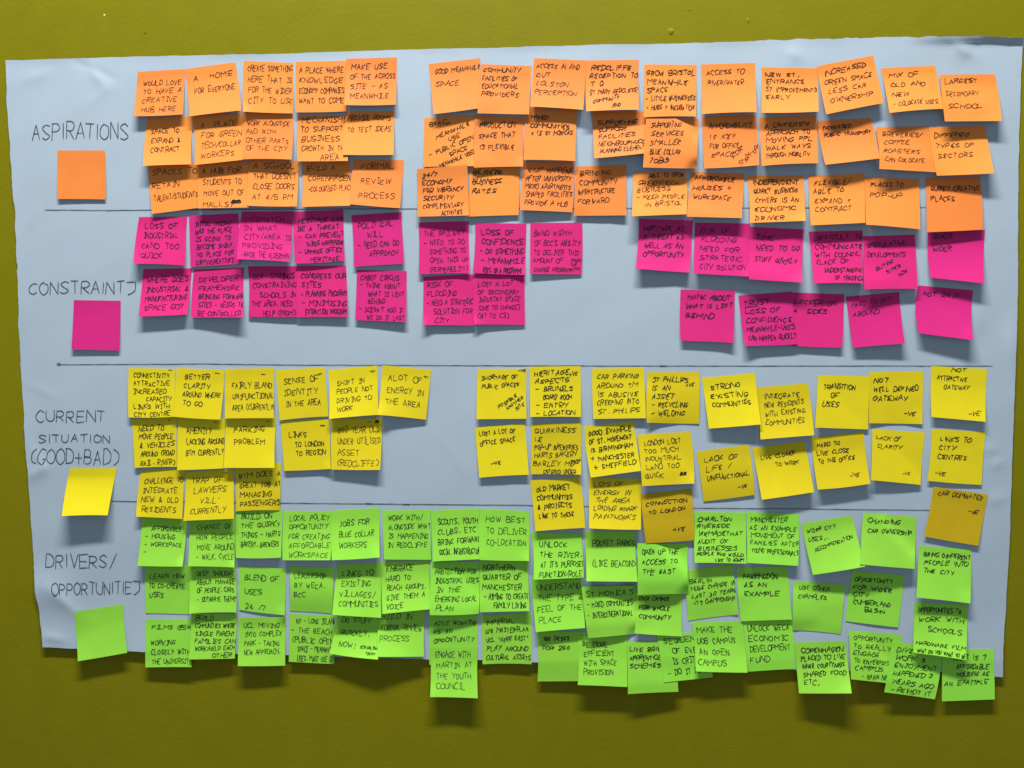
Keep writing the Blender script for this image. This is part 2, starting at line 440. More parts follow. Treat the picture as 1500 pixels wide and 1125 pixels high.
O(2, 4, (621.3,172.8, 694.8,168.2, 694.8,243.3, 620.3,244.5), (.1,.09,.52,.21,"BEACH"), (.08,.27,1.0,.92,"   MEANWHILE|      USE|- PUBLIC OPEN|     SPACE|  MEANWHILE USES",20))
O(2, 5, (694.8,169.4, 767.5,171.7, 766.4,243.8, 694.3,245.6), (.1,.13,.84,.64,"PRODUCTION|SPACE THAT|IS FLEXIBLE"))
O(2, 6, (769.9,158, 845.4,160.4, 842.7,235.7, 766.9,234), (.12,.14,.9,.52,"MIXED|COMMUNITIES|+ I.E ST MONICAS"), label="orange sticky note reading mixed communities, below the note about access and perception")
O(2, 10, (867.4,164, 944.8,162.8, 949.4,223.7, 870.4,231.8), (.1,.2,.97,.9,"SUPPORTING|SUPPORT|FACILITIES|NEIGHBOURHOOD|PLANNING ELEMENTS"))
O(3, 7, (611.1,247.5, 684.4,241.5, 686.7,315.4, 611.6,317.3), (.09,.1,.88,.99,"24/7|ECONOMY|FOR VIBRANCY|SECURITY|COMPLIMENTARY|        ACTIVITIES"), z=1500)
O(3, 4, (687.8,246, 760.6,244.8, 759.5,315, 685.5,317.3), (.05,.05,.64,.52,"BALANCING|BUSINESS|RATES"))
O(3, 6, (766.9,236, 841.5,237.9, 838,310.8, 761.8,307.6), (.08,.13,.93,.88,"WHAT HAPPENS|AFTER UNIVERSITY|MICRO APARTMENTS|SHARED FACILITIES|PROVIDE A HUB"))
O(3, 5, (844.3,243.8, 918.2,241.5, 917.5,315.4, 840.8,316.1), (.07,.1,.8,.76,"BRINGING|COMMUNITY|INFRASTRUCTURE|FORWARD"))
O(1, 5, (943.6,94.3, 1020.4,95, 1019.2,170.5, 942.5,171.7), (.05,.12,.98,.86,"GROW BRISTOL|MEANWHILE|SPACE|- LITTLE BUSINESSES|- HUBS + INCUBATION"), label="orange sticky note with lines about little businesses and hubs, top row of aspirations")
O(2, 5, (946.6,174, 1023.8,173.5, 1020.6,246.8, 941.8,245.2), (.1,.08,.7,.9,"SUPPORTING|SERVICES|SMALLER|BLUE COLLAR|JOBS"))
O(3, 10, (927.5,252.7, 1004.9,251.6, 1005.6,313.8, 925.8,316.8), (.08,.03,.94,.8,"    ABLE TO GROW|GREENTECH|BUSINESS|- KEEP PEOPLE|  IN BRISTOL"))
O(1, 8, (1026.9,94.4, 1105.8,91.9, 1108.3,164.1, 1027.9,167.1), (.1,.13,.79,.42,"ACCESS TO|RIVER/WATER"))
O(1, 9, (1115.8,98.6, 1197.9,99.9, 1199.1,163.3, 1115.8,165.1), (.07,.1,.98,.7,"NEW ST.|ENTRANCE|ST IMPROVEMENTS|EARLY"))
O(1, 9, (1196.1,96.9, 1279.1,81.2, 1294.1,150.9, 1210.3,167.5), (.1,.13,.93,.8,"INCREASED|GREEN SPACE|LESS CAR|OWNERSHIP"))
O(2, 7, (1028.7,170.8, 1107,168.3, 1112,241.7, 1031.9,246.7), (.1,.15,.86,.3,"AFFORDABILITY"), (.12,.36,.66,.78,"IS KEY|FOR OFFICE|SPACE"), (.5,.58,1.02,.86,"FOR|START-UPS",42))
O(2, 8, (1112.5,172.5, 1195.4,168.8, 1198.4,239.2, 1115.8,243), (.09,.13,.88,.84,"A DIFFERENT|APPROACH TO|MOVING PPL|WALK WAYS|THROUGH MOBILITY"))
O(2, 10, (1196.6,177.5, 1274.9,172.6, 1288.6,231.9, 1209.1,241.2), (.07,.13,.94,.37,"INCREASED|PUBLIC TRANSPORT"))
O(3, 9, (1011.7,251.6, 1090.9,254.6, 1086.7,319.3, 1006,317.3), (.08,.08,.8,.6,"AFFORDABLE|HOUSES +|WORKSPACE"))
O(3, 9, (1094.6,257.6, 1176.7,256.9, 1180,323.3, 1098.8,326.3), (.09,.09,.9,.95,"INDEPENDENT|QUIRKY BUSINESS|(THERE IS AN|ECONOMIC|DRIVER"))
O(3, 9, (1184.2,257.6, 1266.3,254.4, 1267.6,326.3, 1187.9,330), (.09,.1,.73,.74,"FLEXIBLE/|ABLE TO|EXPAND +|CONTRACT"))
O(1, 9, (1290.3,99.9, 1370,96.1, 1383.2,159.1, 1303,165.4), (.1,.13,.93,.86,"MIX OF|OLD AND|NEW|- COLOCATE USES"))
O(1, 9, (1376.5,109.3, 1457.2,108.6, 1467.4,177.1, 1384,177.8), (.08,.1,.68,.72,"LARGEST|SECONDARY|SCHOOL"))
O(2, 8, (1282.4,186.3, 1359.6,185, 1371.5,252.3, 1288.1,247.3), (.09,.12,.82,.8,"BREWERIES/|COFFEE|ROASTERS|CAN COLOCATE"))
O(2, 9, (1360.8,186.3, 1442.5,184.5, 1456.2,253.8, 1372.5,257.3), (.09,.14,.74,.64,"DIFFERENT|TYPES OF|SECTORS"))
O(3, 9, (1266.2,259.7, 1345.9,262.2, 1347.9,335.9, 1268.7,329), (.1,.1,.7,.4,"PLACES TO|POP-UP"))
O(3, 7, (1355.8,259.7, 1435.5,258.5, 1439.7,336.4, 1357.6,340.2), (.08,.16,.93,.43,"QUIRKY CREATIVE|PLACES"))
O(1, 3, (84.3,220.4, 153.6,220.4, 154.6,292.2, 84.3,291.5), label="blank orange sticky note under the aspirations heading")
# ---- pink
_H[0] = 'A'
P(1, 7, (203.7,317.9, 274.4,317.3, 271.2,389.1, 195.2,386.4), (.14,.13,.87,.88,"LOSS OF|INDUSTRIAL|(AND TOO|QUICK"))
P(1, 4, (276.8,315.7, 348.8,312.5, 352,386.4, 279.2,390.9), (.12,.13,.88,.97,"INITIAL THOUGHT|WAS THE PLACE|IS GOING TO|BECOME SHINY,|NO PLACE FOR|DIRTY/CREATIVES"))
P(1, 9, (354.1,309.9, 428.1,309.5, 424.3,383.6, 346.7,379.7), (.1,.11,.99,.94,"MISMATCH|IN WHAT|CITY/AREA IS|PROVIDING|-RAISE THE ALDERMAN"))
P(1, 5, (428.5,310.1, 503,307.1, 505,381.9, 432,386.1), (.1,.14,.98,.97,"HERITAGE CAN|BE A THREAT|- CAN PREVENT|   THINGS HAPPENING|- UNMAKE OFFICE|   HERITAGE"))
P(1, 4, (514.6,315.2, 588.1,310.5, 592,386.1, 518.5,390.7), (.1,.16,.9,.83,"POLITICAL|  WILL|- NEED CAN DO|   APPROACH"))
P(2, 8, (210.1,394.1, 281.1,392.8, 274.4,460.5, 203.2,463.5), (.1,.18,.94,.88,"WHERE DOES|INDUSTRIAL &|MANUFACTURING|SPACE GO?"))
P(2, 8, (284,394.7, 357.3,392, 355.7,464.8, 279.5,464.8), (.12,.17,.98,.97,"DEVELOPER|FRAMEWORK|BRINGING FORWARD|SITES - NEEDS TO|BE CONTROLLED"))
P(2, 4, (363.2,389.9, 435.7,389.9, 434.4,464.2, 364,464), (.07,.15,.95,.97,"GOV  STRINGS|CONSTRAINING|  SCHOOLS IN|THE AREA. NEED|    HELP (FROM)"))
P(2, 5, (436,389.5, 506.7,389.2, 509.7,464.2, 434.9,464.7), (.08,.14,1,.95,"CONGRESS OUR|SITES|- PLANNING PROGRAM|- MINIMISING|  EXTRACTION PROGRAM"))
P(2, 5, (522.7,395.4, 595.9,397.1, 595,472, 520.2,468.9), (.06,.1,.96,.98,"CABOT CIRCUS|- THINK ABOUT|   WHAT IS LEFT|   BEHIND|- DOESN'T ADD IF|   WE DO IT LAST"), label="pink sticky note of six crowded lines, rightmost of the left block, lower row of constraints")
P(1, 4, (613,325.8, 686.8,324, 688.2,400, 613.5,401.8), (.1,.17,.95,.97,"THE RAILWAY|- NEED TO DO|  SOMETHING TO|  OPEN THIS UP|  (PERMEABILITY)"))
P(1, 4, (695.8,326.6, 771,327.6, 768.3,402.7, 692.2,399.6), (.12,.13,.96,.97,"LOSS OF|CONFIDENCE|- DO SOMETHING|- MEANWHILE|  USES, ON A PROGRAMME"))
P(1, (5,2.5), (776.8,326.6, 852.9,326.2, 851.6,402.2, 776.8,401.4), (.07,.15,.97,.62,"BAND WIDTH|OF BCC'S ABILITY|TO DELIVER THIS"), (.07,.69,.76,.95,"AMOUNT OF|CHANGE PROGRAM"), (.78,.7,.98,.92,"(WHEN|THE|CITY)"), label="pink sticky note about band width with a tiny bracketed remark in its lower right corner")
P(2, (5.5,4.5), (620.2,405.2, 693.6,401.6, 694,477, 619.8,476), (.08,.13,.97,.96,"RISK OF|FLOODING|- NEED A STRATEGIC|  SOLUTION FOR|  CITY"))
P(2, (5,3), (694.5,401.6, 768.8,399.4, 768.8,476, 694,475.2), (.09,.16,.88,.86,"LOST A LOT|OF SECONDARY|INDUSTRY SPACE|(DUE TO CHANGE)|(B1 TO C3)"))
_H[0] = 'B'
P(1, 8, (936.1,320.6, 1015.4,322.9, 1010.2,399.3, 931.3,393.5), (.1,.13,.84,.74,"HERITAGE AS|A THREAT AS|WELL AS AN|OPPORTUNITY"))
P(1, 8, (1018.3,326, 1098.5,327.4, 1096.6,405.1, 1016.3,400.5), (.1,.1,.9,.9,"RISK OF|FLOODING|NEED FOR|STRATEGIC|CITY SOLUTION"))
P(1, 9, (1098.5,332.2, 1177.8,336.1, 1175.3,413.8, 1097.2,409), (.12,.14,.93,.64,"TIME|NEED TO DO|STUFF QUICKLY"))
P(2, 5, (997,424.1, 1076.3,425.6, 1074.7,502.4, 997,499.1), (.1,.1,.93,.54,"THINK ABOUT|WHAT IS LEFT|BEHIND"))
P(2, 6, (1081.7,432.8, 1159.8,427, 1168.1,504.3, 1091.4,506.8), (.08,.11,.97,.9,"TRUST|LOSS OF|CONFIDENCE|MEANWHILE-USES|CAN HAPPEN QUICKLY"), (.07,.2,.4,.3,"---"), z=3, label="pink sticky note headed trust underlined, lower row of constraints")
P(2, 5, (1159.4,428.3, 1236.7,431.2, 1233.8,509.1, 1159,506.3), (.05,.12,.8,.39,"LOCKED ON|4  SIDES"))
P(1, 9, (1184.5,339.3, 1263.8,337.4, 1264.2,414.7, 1191.7,415.1), (.07,.1,.99,.94,"DIFFICULT TO|COMMUNICATE|WITH COUNCIL|(LACK OF|   UNDERSTANDING|       OF TRADING)"))
P(1, 8, (1264.2,346.1, 1339.8,343.7, 1344,422.9, 1266.1,423.8), (.07,.13,.82,.39,"SPECULATIVE|DEVELOPMENTS"), (.27,.48,.78,.8,"BUYING|  SITES|      NOW",24))
P(1, 9, (1359.1,338.3, 1443,336.9, 1442,415.1, 1363,406.6), (.1,.08,.43,.42,"ROADS|WIDER"), bow=(-2, -1.5, 0))
P(2, 7, (1239.2,434.5, 1317.3,427.9, 1325.6,503.3, 1249.7,509.5), (.1,.12,.86,.4,"HARD TO GET|AROUND"))
P(2, 9, (1345,418, 1425.6,425.4, 1426.2,498.3, 1346.3,488.2), (.12,.1,.76,.24,"NOT 24/7"), bow=(-4.5, -3, 0))
P(2, 4, (108.2,439.5, 176.8,440.6, 175.1,513.4, 104.7,511.7), label="blank pink sticky note under the constraints heading")
# ---- yellow
_H[0] = 'A'
Y(1, 5, (188.5,538.9, 256.4,540.4, 255.7,610.3, 188.1,611.4), (.12,.1,.92,.98,"CONNECTIVITY|ATTRACTIVE|INCREASED|    CAPACITY|LINKS WITH|CITY CENTRE"), (.86,0,.97,.1,"-"))
Y(1, 6, (258.9,538.9, 328.9,542.1, 322.9,614.6, 253.6,610.3), (.17,.12,.95,.75,"BETTER|CLARITY|AROUND WHERE|TO GO"), (.8,.04,.92,.14,"-"))
Y(1, 6, (329.8,540.4, 401.4,538.9, 401.2,612.5, 329.3,613.1), (.15,.28,1,.84,"FAIRLY BLAND|UNIFUNCTIONAL|AREA (CURRENTLY)"), (.75,.08,.9,.17,"-"))
Y(1, 3, (403.5,542.3, 475.2,537.8, 481.4,610, 409.5,616), (.14,.17,.87,.75,"SENSE OF|IDENTITY|IN THE AREA"), (.84,.1,.96,.22,"+"))
Y(1, 7, (480.5,541.7, 552.3,535.5, 554,607.5, 482,613.7), (.15,.24,.88,.87,"SHIFT IN|PEOPLE NOT|DRIVING TO|WORK"), (.84,.07,.95,.2,"+"))
Y(1, (8,3.5), (560.2,534.9, 631.7,541.7, 624,614.8, 553.2,607.5), (.13,.17,.87,.77,"ALOT OF|ENERGY IN|THE AREA"), (.84,.1,.95,.22,"+"))
Y(2, 4, (193.2,613.7, 259.4,610, 260,683.9, 197.1,685.4), (.14,.15,.93,.96,"NEED TO|MOVE PEOPLE|& VEHICLES|AROUND (ROAD|RAIL, RIVER)"), (.78,.04,.9,.13,"-"))
Y(2, 6, (261.1,611.5, 330.4,612.6, 327.2,686, 259.4,688.6), (.18,.2,1,.72,"AMENITY|LACKING AROUND|BTM CURRENTLY"), (.76,.06,.9,.15,"-"), label="yellow sticky note reading amenity lacking around, middle row of current situation")
Y(2, 8, (331.9,612, 404.4,611.5, 402.3,685.4, 327.6,685.4), (.18,.18,.8,.52,"PARKING|PROBLEM"), (.8,.05,.92,.14,"-"))
Y(2, 4, (411.2,616.7, 482,614.1, 484.3,686.8, 416.3,689.6), (.14,.24,.88,.7,"LINKS|  TO LONDON|  TO REGION"), (.8,.08,.92,.2,"+"), label="yellow sticky note reading links to the region, middle row of current situation")
Y(2, 7, (484.6,613.5, 560.2,612.3, 556.8,688.2, 485.1,687.7), (.13,.16,.98,.93,"800 YEAR OLD|UNDER UTILISED|ASSET|(REDCLIFFE)"), (.72,.04,.84,.13,"-"), (.86,.06,.93,.14,"##"), label="yellow sticky note reading 800 year old under utilised asset with a dark dot")
Y(3, 6, (206.7,689.4, 270.7,686.2, 267,760.3, 199.2,756.9), (.1,.17,.95,.88,"CHALLENGE TO|INTEGRATE|NEW & OLD|RESIDENTS"))
Y(3, 8, (272.2,691.5, 342.6,686.8, 342.6,759.7, 268.5,762.9), (.13,.13,.86,.87,"TRAP OF|'LAWYERS|  VILL'|CURRENTLY"), (.78,.05,.92,.14,"-"))
Y(3, 3, (344.3,684.1, 411.5,677.6, 410,747.6, 345.3,749), (.08,.17,.98,.9,"BTM DOES A|GREAT JOB AT|MANAGING|PASSENGERS"), corner=(1,1,-1.5,.3), label="yellow sticky note reading great job at managing passengers, bottom row of current situation")
_H[0] = 'B'
Y(1, 5, (699.5,541.2, 771.6,539.9, 771.6,613.3, 698,614.1), (.08,.13,.84,.38,"SHORTAGE OF|PUBLIC SPACES"), (.46,.58,.98,.86,"POSSIBLE|  ANOTHER|     SITE",34), (.82,.01,.98,.1,"-VE"))
Y(1, 5, (775.8,537.4, 850.5,536.2, 851.2,610.8, 776.6,610.8), (.1,.08,.84,.97,"HERITAGE|ASPECTS|- BRUNELS|   BOARD ROOM|- ENTRY|- LOCATION"), (.78,.12,.94,.24,"+VE"), label="yellow sticky note reading heritage aspects with a list of board room, entry and location")
Y(1, 5, (867.2,539.9, 943.3,538.7, 946.3,612.6, 869.1,613.8), (.08,.12,.88,.9,"CAR PARKING|AROUND TM|IS ABUSIVE|CREEPING INTO|ST. PHILIPS"), label="yellow sticky note with five lines starting car parking, top row of current situation")
Y(2, 5, (695.5,626.5, 768.4,620, 774.6,695.4, 701.9,699.9), (.08,.08,.8,.36,"LOST A LOT OF|OFFICE SPACE"), (.26,.7,.46,.81,"-VE"))
Y(2, 4, (778.3,620.3, 851.2,619, 851.2,695.4, 777.6,694.7), (.06,.1,.9,.99,"QUIRKINESS|I.E|POP-UP BREWERIES|HARTS BAKERY|BARLEY MD|    ENTERED UNDER"), (.8,.72,.98,.84,"PROM",20), label="yellow sticky note with six lines headed quirkiness, middle row of current situation")
Y(2, 7, (855.5,625, 927.6,616.6, 938.8,689.7, 865.4,699.7), (.08,.1,.92,.86,"GOOD EXAMPLE|OF ST. MOVEMENT|IS BIRMINGHAM|+ MANCHESTER|+ SHEFFIELD"), label="yellow sticky note reading good example with five tilted lines, middle row of current situation")
Y(3, 6, (776.6,703.6, 849.7,699.2, 857.2,773.1, 784,778.3), (.09,.13,.78,.76,"OLD MARKET|COMMUNITIES|& PROJECTS|LINK TO THESE"))
Y(3, 9, (862.2,699.7, 938.8,700.9, 938.8,775.8, 862.9,773.8), (.1,.09,.9,.8,"LOTS OF|ENERGY IN|THE AREA|LOADING WHARF|PAINTWORKS"), label="yellow sticky note reading lots of energy in the area, bottom row of current situation")
Y(1, 1.5, (948.7,544.9, 1025.1,544.9, 1024.1,620.8, 947.4,619.1), (.09,.1,.75,.85,"ST PHILLIPS|IS AN|ASSET|- RECYCLING|- WELDING"), (.74,.2,.9,.32,"+VE"), belly=0.9, label="dull yellow sticky note reading is an asset, recycling, welding, top row of current situation")
Y(1, 8, (1027.8,553.6, 1105.9,546.2, 1114.6,621.6, 1038.3,627.8), (.12,.16,.86,.6,"STRONG|EXISTING|COMMUNITIES"), z=3)
Y(1, 8, (1107.9,567.8, 1183.3,561.1, 1192.5,637.5, 1114.1,643.7), (.12,.14,.87,.74,"INTEGRATE|NEW RESIDENTS|WITH EXISTING|COMMUNITIES"))
Y(2, 6, (933.7,636.5, 1011.4,632.5, 1017.1,708.4, 940.4,712.1), (.09,.13,.76,.85,"LONDON LOST|TOO MUCH|INDUSTRIAL|LAND TOO|QUICK"), (.74,.78,.85,.88,"##"), label="yellow sticky note reading lost too much industrial land too quick, middle row of current situation")
Y(2, 2, (1020.1,661.4, 1096.7,651.4, 1105.4,724.8, 1030.8,734.5), (.12,.14,.96,.6,"LACK OF|LIFE /|UNIFUNCTIONAL"), (.68,.76,.85,.87,"-VE"), belly=0.9)
Y(2, 9, (1101.7,656.4, 1178.4,646.2, 1192.5,720.8, 1115.9,732), (.13,.17,.84,.4,"LIVE CLOSER|    TO WORK"))
Y(3, 1.2, (938.7,724.6, 1012.6,716.1, 1017.1,791.3, 946.2,795.7), (.1,.17,.87,.42,"CONNECTION|TO LONDON"), (.56,.72,.78,.84,"+VE"), belly=1.1, mat='z', label="golden yellow sticky note reading connection, bottom row of current situation, above green notes")
Y(1, 3, (1198.6,549.9, 1274.5,551.1, 1272,629, 1194.1,626.3), (.11,.16,.72,.6,"TRANSITION|  OF|USES"))
Y(1, 2, (1274.5,544.9, 1352.9,544.2, 1351.1,621.3, 1273.2,620), (.09,.11,.9,.56,"NOT|WELL DEFINED|GATEWAY"), (.66,.78,.86,.89,"-VE"), belly=0.3)
Y(1, 6, (1364.1,536.2, 1446.2,540.4, 1443.7,617.8, 1364.6,610.8), (.12,.02,.68,.42,"   NOT|ATTRACTIVE|  GATEWAY"), (.7,.82,.9,.95,"-VE"), bow=(-1,-1,0))
Y(2, 8, (1187.9,640.7, 1264.5,632.5, 1275,708.4, 1197.9,717.1), (.09,.13,.77,.5,"HARD TO|LIVE CLOSE|TO THE OFFICE"), (.64,.76,.83,.87,"-VE"))
Y(2, 3, (1277.7,628.3, 1355.4,633.7, 1348.4,710.3, 1275.7,703.4), (.09,.12,.57,.36,"LACK OF|CLARITY"), (.62,.78,.78,.87,"-VE"))
Y(2, 3, (1365.3,628.3, 1443.7,633.2, 1438,710.3, 1358.3,704.1), (.15,.12,.72,.56,"LINKS TO|CITY|CENTRES"), (.12,.8,.32,.92,"-VE"))
Y(3, 4, (1367.3,712.8, 1447.4,724.5, 1433.2,799.4, 1353.4,785.5), (.09,.06,.9,.2,"CAR DOMINATED"), (.7,.33,.88,.44,"-VE"), mat='z')
Y(3, 12, (102.5,685.6, 171.1,685.6, 157.6,754.9, 90.4,756), label="blank yellow sticky note with its foot sticking out, under the current situation heading")
# ---- green
_H[0] = 'A'
GR(1, 8, (208.2,756.6, 274.4,759.4, 267.1,829.9, 201.1,828.8), (.1,.18,.9,.75,"  AFFORDABLE|- HOUSING|- WORKSPACE|-"), corner=(1,1,3,.25))
GR(1, 7, (277.8,757.1, 344.4,753.3, 343.3,831.2, 275.6,829.4), (.17,.17,.96,.86,"CHANGE OF|HOW PEOPLE|MOVE AROUND|- WALK, CYCLE"), corner=(1,1,3,.2))
GR(1, 6, (346.7,746.6, 414,744.8, 411.6,816.8, 345.6,817.2), (.11,.08,.97,.77,"BUILD ON|THE QUIRKY|THINGS - HARTS|BAKERY, BREWERS"), label="green sticky note reading build on the quirky things, top row of opportunities")
GR(1, 8, (416.7,748.3, 486,748.8, 484,820.6, 414,820.6), (.13,.09,.94,.94,"LOCAL POLICY|OPPORTUNITY|FOR CREATING|AFFORDABLE|WORKSPACE"))
GR(1, 9, (486.2,747.9, 556,743.9, 556,816.6, 486,820.6), (.16,.22,.87,.77,"JOBS FOR|BLUE COLLAR|WORKERS"))
GR(1, 4, (559.6,747.9, 630.7,746.6, 631.6,819.9, 562.7,819.4), (.1,.1,.97,.75,"WORK WITH/|ALONGSIDE WHAT|IS HAPPENING|IN REDCLIFFE"), label="green sticky note reading work with alongside what is happening, top row of opportunities")
GR(1, 7, (630.8,748.3, 701.2,744.3, 703.9,819, 633.5,822.5), (.13,.17,1,.88,"SCOUTS, YOUTH|CLUBS, ETC|BRING FORWARD|SOCIAL INFRASTRUCTURE"))
GR(1, 6, (702.8,745.1, 774.8,748.9, 774.8,821.7, 702.5,820.3), (.14,.13,.93,.7,"HOW BEST|TO DELIVER|CO-LOCATION"))
GR(2, 2, (211.8,827.6, 277.8,828.7, 277.1,899.9, 213.3,898.3), (.1,.18,.9,.66,"LEARN HOW|TO CO-CREATE|USES"))
GR(2, 7, (278.2,828, 344.4,827.6, 346,897.2, 277.1,899), (.15,.13,.95,.76,"DEEP THOUGHT|ABOUT MANAGE|OF PEOPLE, CARS|- SEPARATE THEM?"))
GR(2, 3, (350.4,829.4, 418.9,832.8, 416.7,901.2, 350.4,893.2), (.13,.17,.83,.95,"BLEND OF|USES|24 /7"))
GR(2, 1, (424,829.4, 489.3,831.7, 487,899, 424.9,895), (.1,.15,.8,.68,"LEADERSHIP|BY WECA,|BCC"), belly=1.7, label="dark green sticky note reading leadership, middle row of opportunities")
GR(2, 10, (494.4,826.3, 558.2,825.2, 558.4,905, 486.7,900.6), (.13,.14,.97,.82,"LINKS TO|EXISTING|VILLAGES/|COMMUNITIES"))
GR(2, 10, (557.8,822, 628.9,820.9, 631.1,892.3, 560,899.4), (.1,.1,.9,.93,"EMBRACE|HARD TO|REACH GROUPS,|GIVE THEM A|VOICE"))
GR(2, 6, (630.8,823.7, 700.7,822.3, 701.5,899, 629.5,900.9), (.11,.13,.97,.92,"PROTECTION FOR|INDUSTRIAL USES|IN THE|EMERGING LOCAL|PLAN"))
GR(2, 7, (702.5,821.5, 773.2,821, 775.3,895, 702.8,896.9), (.07,.08,.97,.94,"NORTHERN|QUARTER OF|MANCHESTER|- AIMING TO CREATE|    FAMILY LIVING"), label="green sticky note reading quarter, aiming to create family living, middle row of opportunities")
GR(3, 5, (214,906.6, 280,907.2, 280.7,977.2, 212.9,977.7), (.12,.12,.97,.26,"FILMS @59"), (.12,.44,.97,.93,"WORKING|CLOSELY WITH|THE UNIVERSITY"), label="green sticky note reading working closely with the university, bottom row of opportunities")
GR(3, 7, (280.7,897.9, 348.2,899.7, 344,964.6, 276.7,966.1), (.1,.06,.98,.98,"BUILD|COMMUNITIES WHERE|SINGLE PARENT|FAMILIES CAN|WORK/HELP EACH|     OTHER"), corner=(1,0,3,.25))
GR(3, 8, (350.4,905, 418.4,903.9, 417.8,975, 348.4,975.7), (.12,.11,.9,.76,"UCL MOVING|INTO COMPLEX|PARK - TAKING|NEW APPROACH,"), corner=(1,0,4,.22), label="green sticky note about moving into a complex and taking a new approach, bottom row")
GR(3, 4, (423.3,899.4, 490,902.1, 489.6,972.8, 422.9,969.4), (.05,.08,1,.97,"  NY - LONG ISLAND|- THE BEACH|(PUBLIC OPEN|   SPACE - MEANWHILE|   USES, MAKE USE OF"), label="green sticky note reading the beach, public open space, bottom row of opportunities")
GR(3, 10, (493.3,899.1, 553.3,902, 553.8,966.1, 482.2,957.2), (.15,.08,.88,.78,"DO STUFF|QUICKLY,|NOW!"), (.6,.72,.97,.92,"(ESTABLISH|   TRUST"))
GR(3, 9, (555.6,893.4, 622.9,894.1, 621.1,961.7, 553.3,962.1), (.06,.08,.92,.66,"BUILD IN|FORMAL REVIEW|PROCESS"))
GR(3, 3, (628.1,900.5, 699.3,898.9, 699.3,975, 628.7,973.7), (.1,.13,.95,.56,"AGILE WORKING|AS AN|OPPORTUNITY"), hand='B')
GR(3, 9, (630.5,948.3, 699.3,947, 699.9,1023, 630,1021.1), (.11,.09,.87,.84,"ENGAGE WITH|MARTIN AT|THE YOUTH|COUNCIL"), z=1, label="green sticky note hanging lowest on the wall, reading the youth council")
GR(3, 3, (705.2,901.5, 778,898.3, 778.8,973.1, 706.8,973.1), (.08,.1,.95,.91,"IMPERIAL|UNI MASTERPLAN|UCL \"HERE EAST\"|PLAY AROUND|CULTURAL ASSETS"), hand='B', label="green sticky note reading play around cultural assets, bottom row of opportunities")
GR(1, 9, (778.1,779.6, 851.3,781.9, 855,845.8, 781.6,849), (.12,.2,.99,.96,"UNLOCK|THE RIVER,|AT IT'S PURPOSE/|FUNCTION/ROLE"))
GR(1, 10, (856,778.4, 929.9,778.4, 934.1,852, 859,851.4), (.13,.17,.97,.7,"POCKET PARKS|(LIKE BEACON)"))
_H[0] = 'B'
GR(1, 2, (933.6,795.9, 1007.6,796.6, 1008.5,869.8, 934.1,871.7), (.08,.13,.78,.6,"OPEN UP THE|ACCESS TO|THE EAST"), belly=0.9)
GR(2, 9, (778.1,846.9, 852,845.7, 857.1,919.8, 785,926), (.08,.13,.95,.84,"UNDERSTAND|THE TYPE &|FEEL OF THE|PLACE"), hand='A')
GR(2, 4, (852,859, 930.6,857.8, 930.6,928.3, 861.8,934.8), (.06,.1,.92,.62,"ST MONICA'S|- MIXED COMMUNITIES|- INTERGENERATIONAL"), corner=(.85,0,4,.3), hand='A', label="green sticky note reading mixed communities, intergenerational, middle row of opportunities")
GR(2, 7, (931.3,867.7, 999.3,870, 999.3,932.2, 929.5,927.8), (.06,.1,.74,.62,"OVER CAMPUS|FOR WHOLE|COMMUNITY"))
GR(3, 3, (787.3,924, 857.8,925.2, 857.8,997.6, 787.3,998.1), (.1,.12,.66,.38,"180 DESKS|FOR 250"))
GR(3, 8, (846.7,930.9, 918.4,929.8, 919.1,1006.4, 846.3,1003.4), (.1,.13,.8,.78,"BE MORE|EFFICIENT|WITH SPACE|PROVISION"), hand='A')
GR(3, 4, (918.6,940.2, 990.7,940.2, 993.7,1013.4, 919.8,1016.8), (.04,.11,.93,.5,"LIVE BRISTOL|APPRENTICESHIP|SCHEMES"), label="green sticky note reading apprenticeship schemes, bottom row of opportunities")
GR(3, 5, (961.8,930, 1036,924, 1044.1,992, 972.2,999.5), (.1,.08,.97,.87,"SEQUENCE|  OF EVENTS|  IS CRITICAL|- DO IT RIGHT"), hand='A')
GR(1, 8, (1017.6,749.8, 1093.1,750.8, 1093.8,825.8, 1017.6,824.5), (.07,.1,.9,.76,"CHARLTON|RIVERSIDE|WEMADETHAT|AUDIT OF|BUSINESSES"), (.05,.79,.99,.98,"PEOPLE WHO WOULD|        LIKE TO ADAPT"), label="green sticky note reading riverside, audit of businesses, people who would like to adapt")
GR(1, 7, (1093.8,749.8, 1169.9,752.9, 1169.1,828.9, 1094.4,824.5), (.07,.1,.99,.79,"MANCHESTER|AS AN EXAMPLE|MOVEMENT OF|FAMILIES AFTER|YOUNG PROFESSIONALS"), label="green sticky note reading as an example movement of families after young professionals")
GR(2, 2, (1001,836, 1073,826.9, 1081.5,900.3, 1008,909.3), (.1,.19,.98,.72,"BERLIN|HUGE CHANGE IN|LAST 30 YEARS|-IT'S CHAMPIONSHIP"), belly=1.1, label="dark green sticky note reading huge change in last 30 years, middle row")
GR(2, 5, (1078.9,831, 1153.6,829.8, 1160.1,907.5, 1085.3,910.1), (.11,.13,.77,.54,"FARRINGDON|AS AN|EXAMPLE"), label="green sticky note of three lines ending as an example, beside a dark green note")
GR(1, 10, (1172.9,767.1, 1247.7,754.9, 1267.3,829.8, 1190.8,842.1), (.08,.13,.64,.36,"WIDER CITY|USES..."), (.16,.42,.95,.53,"RECOMMENDATION",12))
GR(2, 1, (1162.1,850.8, 1238.6,856.5, 1231.7,928.9, 1160.8,922.9), (.1,.09,.67,.34,"USE OTHER|EXAMPLES"), belly=1.5)
